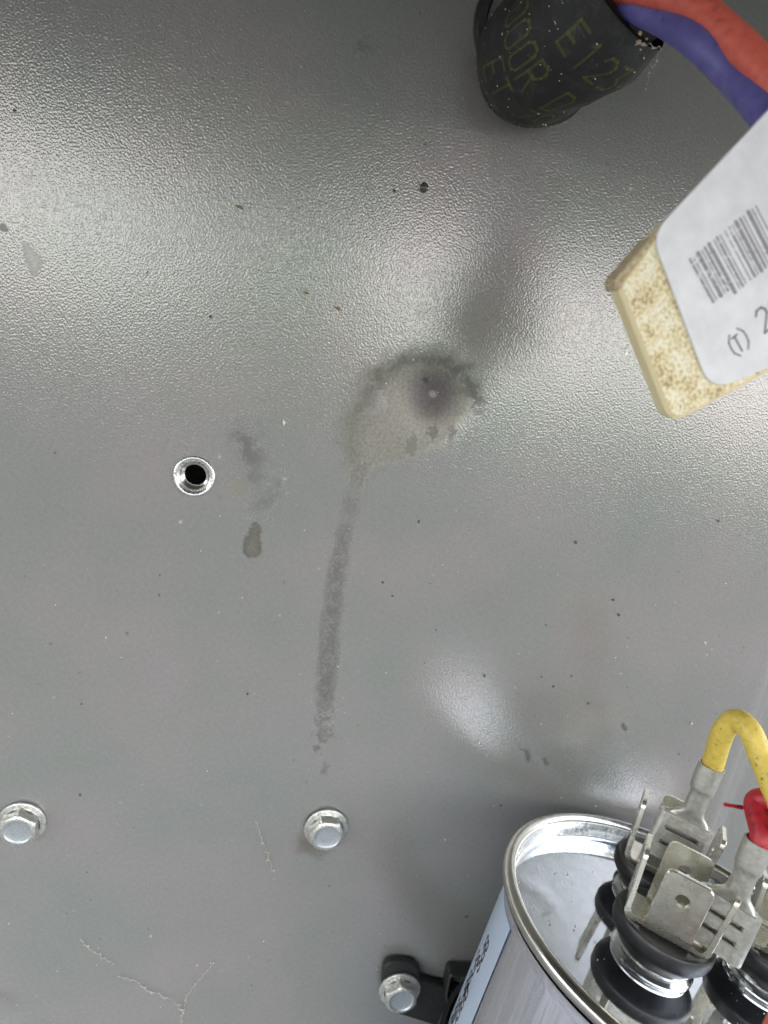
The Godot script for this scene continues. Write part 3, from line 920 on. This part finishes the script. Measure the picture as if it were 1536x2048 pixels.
func strap() -> void:
	var base := Vector3(21.89, -87.41, 0.00)
	var o := thing("mounting_strap", "flat black steel strap running from a bolt to the capacitor", "strap", base)
	var b := Vector2(base.x, base.y)
	slab(rounded([Vector2(17.75, -85.31) - b, Vector2(20.30, -90.56) - b, Vector2(28.96, -92.75) - b, Vector2(39.38, -95.20) - b, Vector2(39.38, -85.29) - b, Vector2(31.42, -84.66) - b, Vector2(24.69, -83.38) - b, Vector2(23.54, -80.01) - b, Vector2(17.15, -79.96) - b], [2.0, 1.6, 1, 1, 1, 1, 0.8, 2.4, 2.4]), 0.25, 1.9, 0.25)
	done("lug", M.black_steel, o)
	slab(rounded([Vector2(29.26, -84.11) - b, Vector2(29.77, -86.28) - b, Vector2(40.02, -87.82) - b, Vector2(38.49, -79.82) - b, Vector2(29.05, -79.96) - b], [0.3, 0.3, 0.3, 0.3, 0.8]), 0.2, 3.6, 0.3)
	done("stop", M.black_steel, o)
	var turn := can.basis
	lathe([Vector2(25.9, 34.0), Vector2(26.7, 34.1), Vector2(26.7, 44.0), Vector2(25.9, 44.1)], 120)
	var band := done("band", M.black_steel, o)
	band.transform = Transform3D(turn, (can.origin - base) * MM)

func capacitor() -> void:
	var o := thing("capacitor", "round silver metal capacitor can with rolled rim and quick connect terminals", "capacitor", can.origin, can.basis)
	var h := CAN_H
	lathe([Vector2(0, 0), Vector2(24.5, 0), Vector2(25.2, 0.7), Vector2(25.2, h - 5.0), Vector2(25.5, h - 3.2), Vector2(26.2, h - 2.6)], 144)
	var body := StandardMaterial3D.new()
	body.resource_name = "brushed_aluminium"
	body.metallic = 1.0
	body.albedo_color = Color(0.87, 0.87, 0.90)
	body.roughness = 1.0
	body.roughness_texture = noise_map(0.02, 512, Color(0.2, 0.2, 0.2), Color(0.4, 0.4, 0.4), 151)
	body.normal_enabled = true
	body.normal_scale = 0.2
	body.normal_texture = noise_map(0.05, 512, Color.BLACK, Color.WHITE, 152, 4, 4.0)
	body.uv1_scale = Vector3(3, 0.35, 1)
	done("can", body, o)
	# rolled rim, thick and round, with the seam on its inner side
	var ring := []
	for k in 15:
		var a := lerpf(-1.2, PI + 0.35, k / 14.0)
		ring.append(Vector2(26.05 + cos(a) * 0.98, h - 1.05 + sin(a) * 1.05))
	ring.append(Vector2(25.12, h - 2.2))
	lathe(ring, 160)
	done("rim", M.rim_metal, o)
	lathe([Vector2(25.12, h - 2.2), Vector2(25.0, DISC + 0.55), Vector2(24.85, DISC + 0.2), Vector2(24.5, DISC)], 160)
	done("inner_wall", M.bright_metal, o)
	lathe([Vector2(24.5, DISC), Vector2(12, DISC + 0.02), Vector2(0, DISC + 0.02)], 120)
	var top := done("top_disc", M.mirror_disc, o)
	for k in 70:
		var a := rng.randf() * TAU
		var rr := 24.0 * sqrt(rng.randf())
		lint(Vector3(cos(a) * rr, DISC + 0.06, sin(a) * rr), rng.randf_range(0.05, 0.14))
	done("disc_dirt", M.dark_grime, top).set_meta("kind", "stuff")
	for k in 60:
		var a := rng.randf() * TAU
		var rr := 24.0 * sqrt(rng.randf())
		lint(Vector3(cos(a) * rr, DISC + 0.06, sin(a) * rr), rng.randf_range(0.04, 0.11))
	done("disc_dust", M.pale_dust, top).set_meta("kind", "stuff")
	# film label wrapped round the back of the can; its front edge shows at the left
	var a0 := deg_to_rad(181.0)
	var a1 := deg_to_rad(330.0)
	var prof := [Vector2(25.2, 8.0), Vector2(25.36, 8.0), Vector2(25.36, h - 5.2), Vector2(25.2, h - 5.2)]
	lathe(prof, 70, a0, a1)
	var im := Image.create(1024, 2048, false, Image.FORMAT_RGB8)
	im.fill(Color(0.66, 0.71, 0.78))
	# rows run over the profile; its middle third is the outer face
	var rows = func(hh: float) -> float: return 2048.0 * (1.0 / 3.0 + (hh - 8.0) / (h - 13.2) / 3.0)
	var wide := 1024.0 / (25.36 * (a1 - a0))
	var tall := 2048.0 / 3.0 / (h - 13.2)
	for line in [["8PS", 6.6, 63.0], ["SP88", 8.2, 59.0], ["08PC", 6.9, 54.0], ["8808", 8.6, 50.0], ["PSC", 7.0, 44.5]]:
		letter(im, line[0], Vector2(line[1] * wide, rows.call(line[2])), Vector2(0, -0.30 * tall), Vector2(-0.36 * wide, 0), 5.5, Color(0.04, 0.04, 0.08), 0.1)
	var film := plain("label_film", Color.WHITE, 0.25)
	film.albedo_texture = ImageTexture.create_from_image(im)
	film.texture_repeat = false
	done("label_film", film, o)
	terminal(o, Vector3(-4.7, DISC, 0.9), -0.55, 8.6)
	terminal(o, Vector3(1.8, DISC, -12.6), -0.55, 8.6)
	terminal(o, Vector3(14.0, DISC, 0.6), -0.45, 8.6)

func terminal(parent: Node3D, at: Vector3, turn: float, blade: float) -> void:
	# black insulator on a bright eyelet, with four tin blades bent up from one plate
	lathe([Vector2(5.3, 1.5), Vector2(5.5, 1.7), Vector2(6.3, 2.6), Vector2(6.85, 3.3), Vector2(7.0, 3.8), Vector2(7.0, 4.9), Vector2(6.8, 5.4), Vector2(6.4, 5.5), Vector2(5.6, 5.15), Vector2(0, 5.15)], 56)
	var t := done("terminal", M.black_plastic, parent)
	t.transform = Transform3D(Basis(Vector3.UP, turn), at * MM)
	lathe([Vector2(5.7, -0.02), Vector2(5.75, 0.25), Vector2(5.45, 0.55), Vector2(5.15, 0.75), Vector2(5.1, 1.0), Vector2(5.35, 1.2), Vector2(5.4, 1.45), Vector2(5.2, 1.6)], 56)
	done("eyelet", M.bright_metal, t)
	box(Vector3(-5.2, -3.2, 5.17), Vector3(5.2, 3.2, 5.7), 0.1)
	var plate := done("base_plate", M.tin, t)
	plate.transform = Transform3D(Basis(Vector3.RIGHT, -PI / 2), Vector3.ZERO)
	for k in 4:
		var w := 3.15
		var outline := rounded([Vector2(-w, 0), Vector2(w, 0), Vector2(w, blade), Vector2(-w, blade)], [0.0, 0.0, 1.2, 1.2], 4)
		pierced(outline, Vector2(0, blade - 3.4), 0.95, 0.0, 0.7, 0.14)
		# the bend at its foot
		for s in 5:
			var a := s / 5.0 * PI / 2
			var b := (s + 1) / 5.0 * PI / 2
			var r := 0.9
			var p := Vector3(0, -r * sin(a), -0.1 - r * (1.0 - cos(a)))
			var q := Vector3(0, -r * sin(b), -0.1 - r * (1.0 - cos(b)))
			var o2 := 0.9
			var pn := Vector3(0, -sin(a), cos(a)) * o2
			var qn := Vector3(0, -sin(b), cos(b)) * o2
			var x := Vector3(w, 0, 0)
			quad(-x + q + qn, x + q + qn, x + p + pn, -x + p + pn)
			quad(-x + p, -x + q, -x + q + qn, -x + p + pn)
			quad(x + p + pn, x + q + qn, x + q, x + p)
		var bl := done("blade", M.tin, t)
		bl.transform = Transform3D(Basis(Vector3.UP, k * PI / 2) * Basis(Vector3.RIGHT, deg_to_rad(4.0)), Basis(Vector3.UP, k * PI / 2) * Vector3(0, 6.5, 3.2 if k % 2 == 0 else 5.1) * MM)

# ---------------------------------------------------------------- crimped connectors and their wires
func receptacle(parent: Node3D, turn: Transform3D, short := false) -> void:
	# local frame: y along the wire, x across, z towards the viewer; y = 0 at the open end
	var n := Node3D.new()
	n.name = "connector"
	parent.add_child(n, true)
	n.transform = Transform3D(turn.basis, turn.origin * MM)
	var w := 3.25
	for b in [[-w, w, 0.0, 2.3], [-w, w, 2.95, 4.7], [-w, w, 5.35, 7.4]]:
		box(Vector3(b[0], b[2], 0.55), Vector3(b[1], b[3], 0.95), 0.08)
	box(Vector3(-w, 2.3, 0.55), Vector3(-w + 0.75, 5.35, 0.93), 0.06)
	box(Vector3(w - 0.75, 2.3, 0.55), Vector3(w, 5.35, 0.93), 0.06)
	box(Vector3(-w, 0.0, -0.95), Vector3(w, 7.4, -0.1), 0.12)
	done("sheet_body", M.crimp_tin, n)
	for s in [-1.0, 1.0]:
		var path := [Vector3(s * (w - 0.15), 0.0, 0.0), Vector3(s * (w - 0.15), 3.7, 0.0), Vector3(s * (w - 0.2), 7.2, 0.0)]
		tube(path, 0.95, 20)
		done("rolled_edge", M.crimp_tin, n)
	loft([[7.2, 0, 0, 3.1, 0.7, 4.0], [7.9, 0.1, 0, 2.6, 0.8, 3.6], [8.6, 0.15, 0.1, 1.75, 0.95, 3.0], [9.4, 0.15, 0.15, 1.5, 1.2, 2.6], [11.8, 0.15, 0.2, 1.45, 1.3, 2.4], [12.5, 0.1, 0.2, 1.75, 1.5, 2.3]])
	done("wire_crimp", M.crimp_tin, n)
	loft([[12.5, 0.1, 0.2, 1.75, 1.5, 2.3], [13.2, 0.05, 0.25, 1.82, 1.7, 2.3], [16.2, 0, 0.3, 1.88, 1.75, 2.2], [16.6, 0, 0.3, 1.95, 1.8, 2.2], [16.6, 0, 0.3, 1.68, 1.55, 2.1], [15.6, 0, 0.3, 1.65, 1.55, 2.1]], 28, false, false)
	done("insulation_crimp", M.crimp_tin, n)

func connectors() -> void:
	var up := can.basis.y
	var yaw := Basis(up, -0.55) * can.basis
	var y0 := Vector3(50.66, -40.49, 20.50)
	var yl := thing("yellow_wire", "yellow wire with a grey crimped connector pushed on the rear capacitor terminal", "wire", y0, Basis.IDENTITY, "wires on the capacitor terminals")
	receptacle(yl, Transform3D(yaw, Vector3.ZERO))
	var pts := [y0 + up * 15.0 + yaw.z * 0.3, y0 + up * 17.2 + yaw.z * 0.3, Vector3(50.50, -17.50, 23.00), Vector3(50.67, -14.78, 24.50), Vector3(51.26, -14.97, 27.00), Vector3(52.49, -17.60, 29.00), Vector3(53.34, -20.41, 32.00), Vector3(54.10, -24.08, 37.00)]
	var path := []
	for p in smooth_path(pts, 10):
		path.append(p - y0)
	tube(path, 1.56, 24, Vector3.BACK, 0.012)
	done("insulation", M.yellow_insulation, yl, 60.0)
	var r0 := Vector3(50.34, -43.14, 34.00)
	var yaw2 := Basis(up, -0.75) * can.basis
	var rl := thing("red_wire", "red wire with a crimped connector on the front capacitor terminal", "wire", r0, Basis.IDENTITY, "wires on the capacitor terminals")
	receptacle(rl, Transform3D(yaw2, Vector3.ZERO))
	pts = [r0 + up * 15.0 + yaw2.z * 0.3, r0 + up * 17.5 + yaw2.z * 0.3, Vector3(52.35, -23.24, 31.00), Vector3(53.62, -21.85, 32.00), Vector3(55.88, -20.91, 34.00)]
	path = []
	for p in smooth_path(pts, 10):
		path.append(p - r0)
	tube(path, 1.52, 24, Vector3.BACK, 0.012)
	done("insulation", M.red_insulation, rl, 60.0)
	tube([Vector3(51.41, -24.66, 30.00) - r0, Vector3(50.19, -24.60, 30.00) - r0, Vector3(48.44, -24.27, 30.50) - r0], [0.32, 0.25, 0.3], 8)
	done("stray_strand", M.red_insulation, rl)

# ---------------------------------------------------------------- cobwebs, flakes and drops
func web(pts: Array, label: String, r := 0.07, fluff := 0) -> void:
	var base: Vector3 = pts[0]
	var o := thing("cobweb", label, "cobweb", base)
	var fine := []
	for i in pts.size() - 1:
		for k in 7:
			var t := k / 7.0
			fine.append((pts[i] as Vector3).lerp(pts[i + 1], t) - base + Vector3(rng.randf_range(-0.22, 0.22), rng.randf_range(-0.22, 0.22), rng.randf_range(-0.05, 0.35)))
	fine.append((pts[-1] as Vector3) - base)
	var radii := []
	for i in fine.size():
		radii.append(r * rng.randf_range(0.5, 1.7))
	tube(fine, radii, 6)
	for k in fluff:
		lint(fine[rng.randi_range(0, fine.size() - 1)] + Vector3(rng.randf_range(-0.4, 0.4), rng.randf_range(-0.4, 0.4), 0.0), rng.randf_range(0.08, 0.22))
	done("strand", M.web, o)

func blob(at: Vector3, rx: float, ry: float, h: float) -> void:
	var prof := []
	for k in 6:
		var a := k / 5.0 * PI / 2
		prof.append(Vector2(cos(a), sin(a) * h))
	for i in 5:
		for s in 14:
			var a := TAU * s / 14.0
			var b := TAU * (s + 1) / 14.0
			var p := func(q: Vector2, c: float) -> Vector3: return at + Vector3(cos(c) * q.x * rx, sin(c) * q.x * ry, q.y)
			quad(p.call(prof[i], a), p.call(prof[i], b), p.call(prof[i + 1], b), p.call(prof[i + 1], a))

func cobwebs_and_dirt() -> void:
	web([Vector3(-10.09, -56.25, 0.10), Vector3(-8.72, -59.13, 0.15), Vector3(-7.32, -61.72, 0.10), Vector3(-6.35, -63.73, 0.15), Vector3(-5.74, -65.68, 0.10)], "short pale cobweb strand left of the middle bolt", 0.035, 6)
	web([Vector3(-28.27, -89.49, 0.10), Vector3(-25.40, -90.34, 0.20), Vector3(-21.98, -92.20, 0.10), Vector3(-18.30, -93.42, 0.20), Vector3(-16.10, -95.83, 0.15), Vector3(-15.88, -98.46, 0.10)], "longer cobweb strand with fluff at the bottom edge left of the strap", 0.035, 14)
	web([Vector3(-12.77, -84.92, 0.10), Vector3(-13.40, -87.46, 0.15), Vector3(-15.24, -90.67, 0.20), Vector3(-15.98, -93.19, 0.20), Vector3(-16.01, -95.77, 0.20)], "thin cobweb strand rising to the right from the bottom edge", 0.03, 5)
	web([Vector3(-35.50, -82.89, 0.10), Vector3(-33.80, -84.52, 0.10), Vector3(-31.79, -85.79, 0.15), Vector3(-29.80, -86.96, 0.10)], "faint cobweb strand below and right of the left bolt", 0.03, 3)
	web([Vector3(10.77, 60.13, 29.00), Vector3(15.43, 62.63, 24.00), Vector3(19.04, 65.41, 14.00), Vector3(22.25, 68.05, 4.00), Vector3(23.60, 68.13, 0.30)], "cobweb with tan fluff hanging between the black sleeve and the blue wire", 0.035, 8)
	var tuft := thing("fluff_tuft", "tan tuft of fluff stuck on the lower lip of the black sleeve", "fluff", Vector3(13.05, 62.48, 24.00))
	for k in 9:
		lint(Vector3(rng.randf_range(-0.5, 0.5), rng.randf_range(-0.8, 0.8), rng.randf_range(-0.2, 0.4)), rng.randf_range(0.14, 0.34))
	done("tuft", M.tan_fluff, tuft)
	var d := thing("dark_droplet", "dark round droplet on the upper panel above the large stain", "droplet", Vector3(-4.43, 47.59, 0.00))
	blob(Vector3.ZERO, 0.62, 0.72, 0.4)
	done("drop", M.dark_grime, d)
	for s in [[Vector3(-13.12, 28.56, 0.00), 0.45, "brown splinter flake on the panel upper left of the large stain", 0.9], [Vector3(-18.01, 29.76, 0.00), 0.3, "thin brown splinter on the panel, leftmost of two", -0.2], [Vector3(-29.39, 39.08, 0.00), 0.4, "tan flake on the upper left panel", 0.2]]:
		var o := thing("splinter", s[2], "splinter", s[0])
		tube([Vector3(-s[1] * 1.4, s[1] * 0.4 * s[3], 0.08), Vector3(0, 0, 0.14), Vector3(s[1] * 1.4, -s[1] * 0.3, 0.08)], [0.06, 0.17, 0.07], 8)
		done("flake", M.brown_splinter, o)
	# small beads of dirt and dust nobody would count
	for p in [Vector3(5.78, -0.46, 0.00), Vector3(4.29, -13.28, 0.00), Vector3(2.29, -11.33, 0.00), Vector3(41.04, -7.50, 0.00), Vector3(42.74, -9.89, 0.00), Vector3(32.40, -22.95, 0.00), Vector3(34.93, -24.30, 0.00), Vector3(41.93, -26.38, 0.00), Vector3(55.01, 8.94, 0.00), Vector3(-15.46, -33.75, 0.00), Vector3(-38.97, -55.60, 0.00), Vector3(-40.77, -39.53, 0.00), Vector3(-8.47, 46.15, 0.00), Vector3(31.97, 0.91, 0.00), Vector3(30.73, -13.76, 0.00), Vector3(22.61, -24.36, 0.00), Vector3(37.55, -21.93, 0.00), Vector3(-30.87, 23.48, 0.00), Vector3(-60.03, 44.14, 0.00)]:
		blob(p, rng.randf_range(0.12, 0.24), rng.randf_range(0.14, 0.28), 0.14)
	done("dirt_beads", M.dark_grime).set_meta("kind", "stuff")
	for k in 260:
		var p := Vector3(rng.randf_range(-70, 90), rng.randf_range(-105, 80), 0)
		if Vector2(p.x, p.y).distance_to(HOLE) > 4.0:
			lint(p + Vector3(0, 0, height_at(p.x, p.y) + 0.03), rng.randf_range(0.03, 0.09) if k % 12 else rng.randf_range(0.1, 0.18))
	for p in [Vector3(-41.96, 46.87, 0.00), Vector3(-17.74, 10.63, 0.00), Vector3(59.39, -12.08, 0.00), Vector3(61.68, -27.15, 0.00), Vector3(-40.63, 27.60, 0.00), Vector3(24.64, -36.47, 0.00)]:
		lint(p + Vector3(0, 0, 0.05), 0.28)
	done("dust_specks", M.pale_dust).set_meta("kind", "stuff")
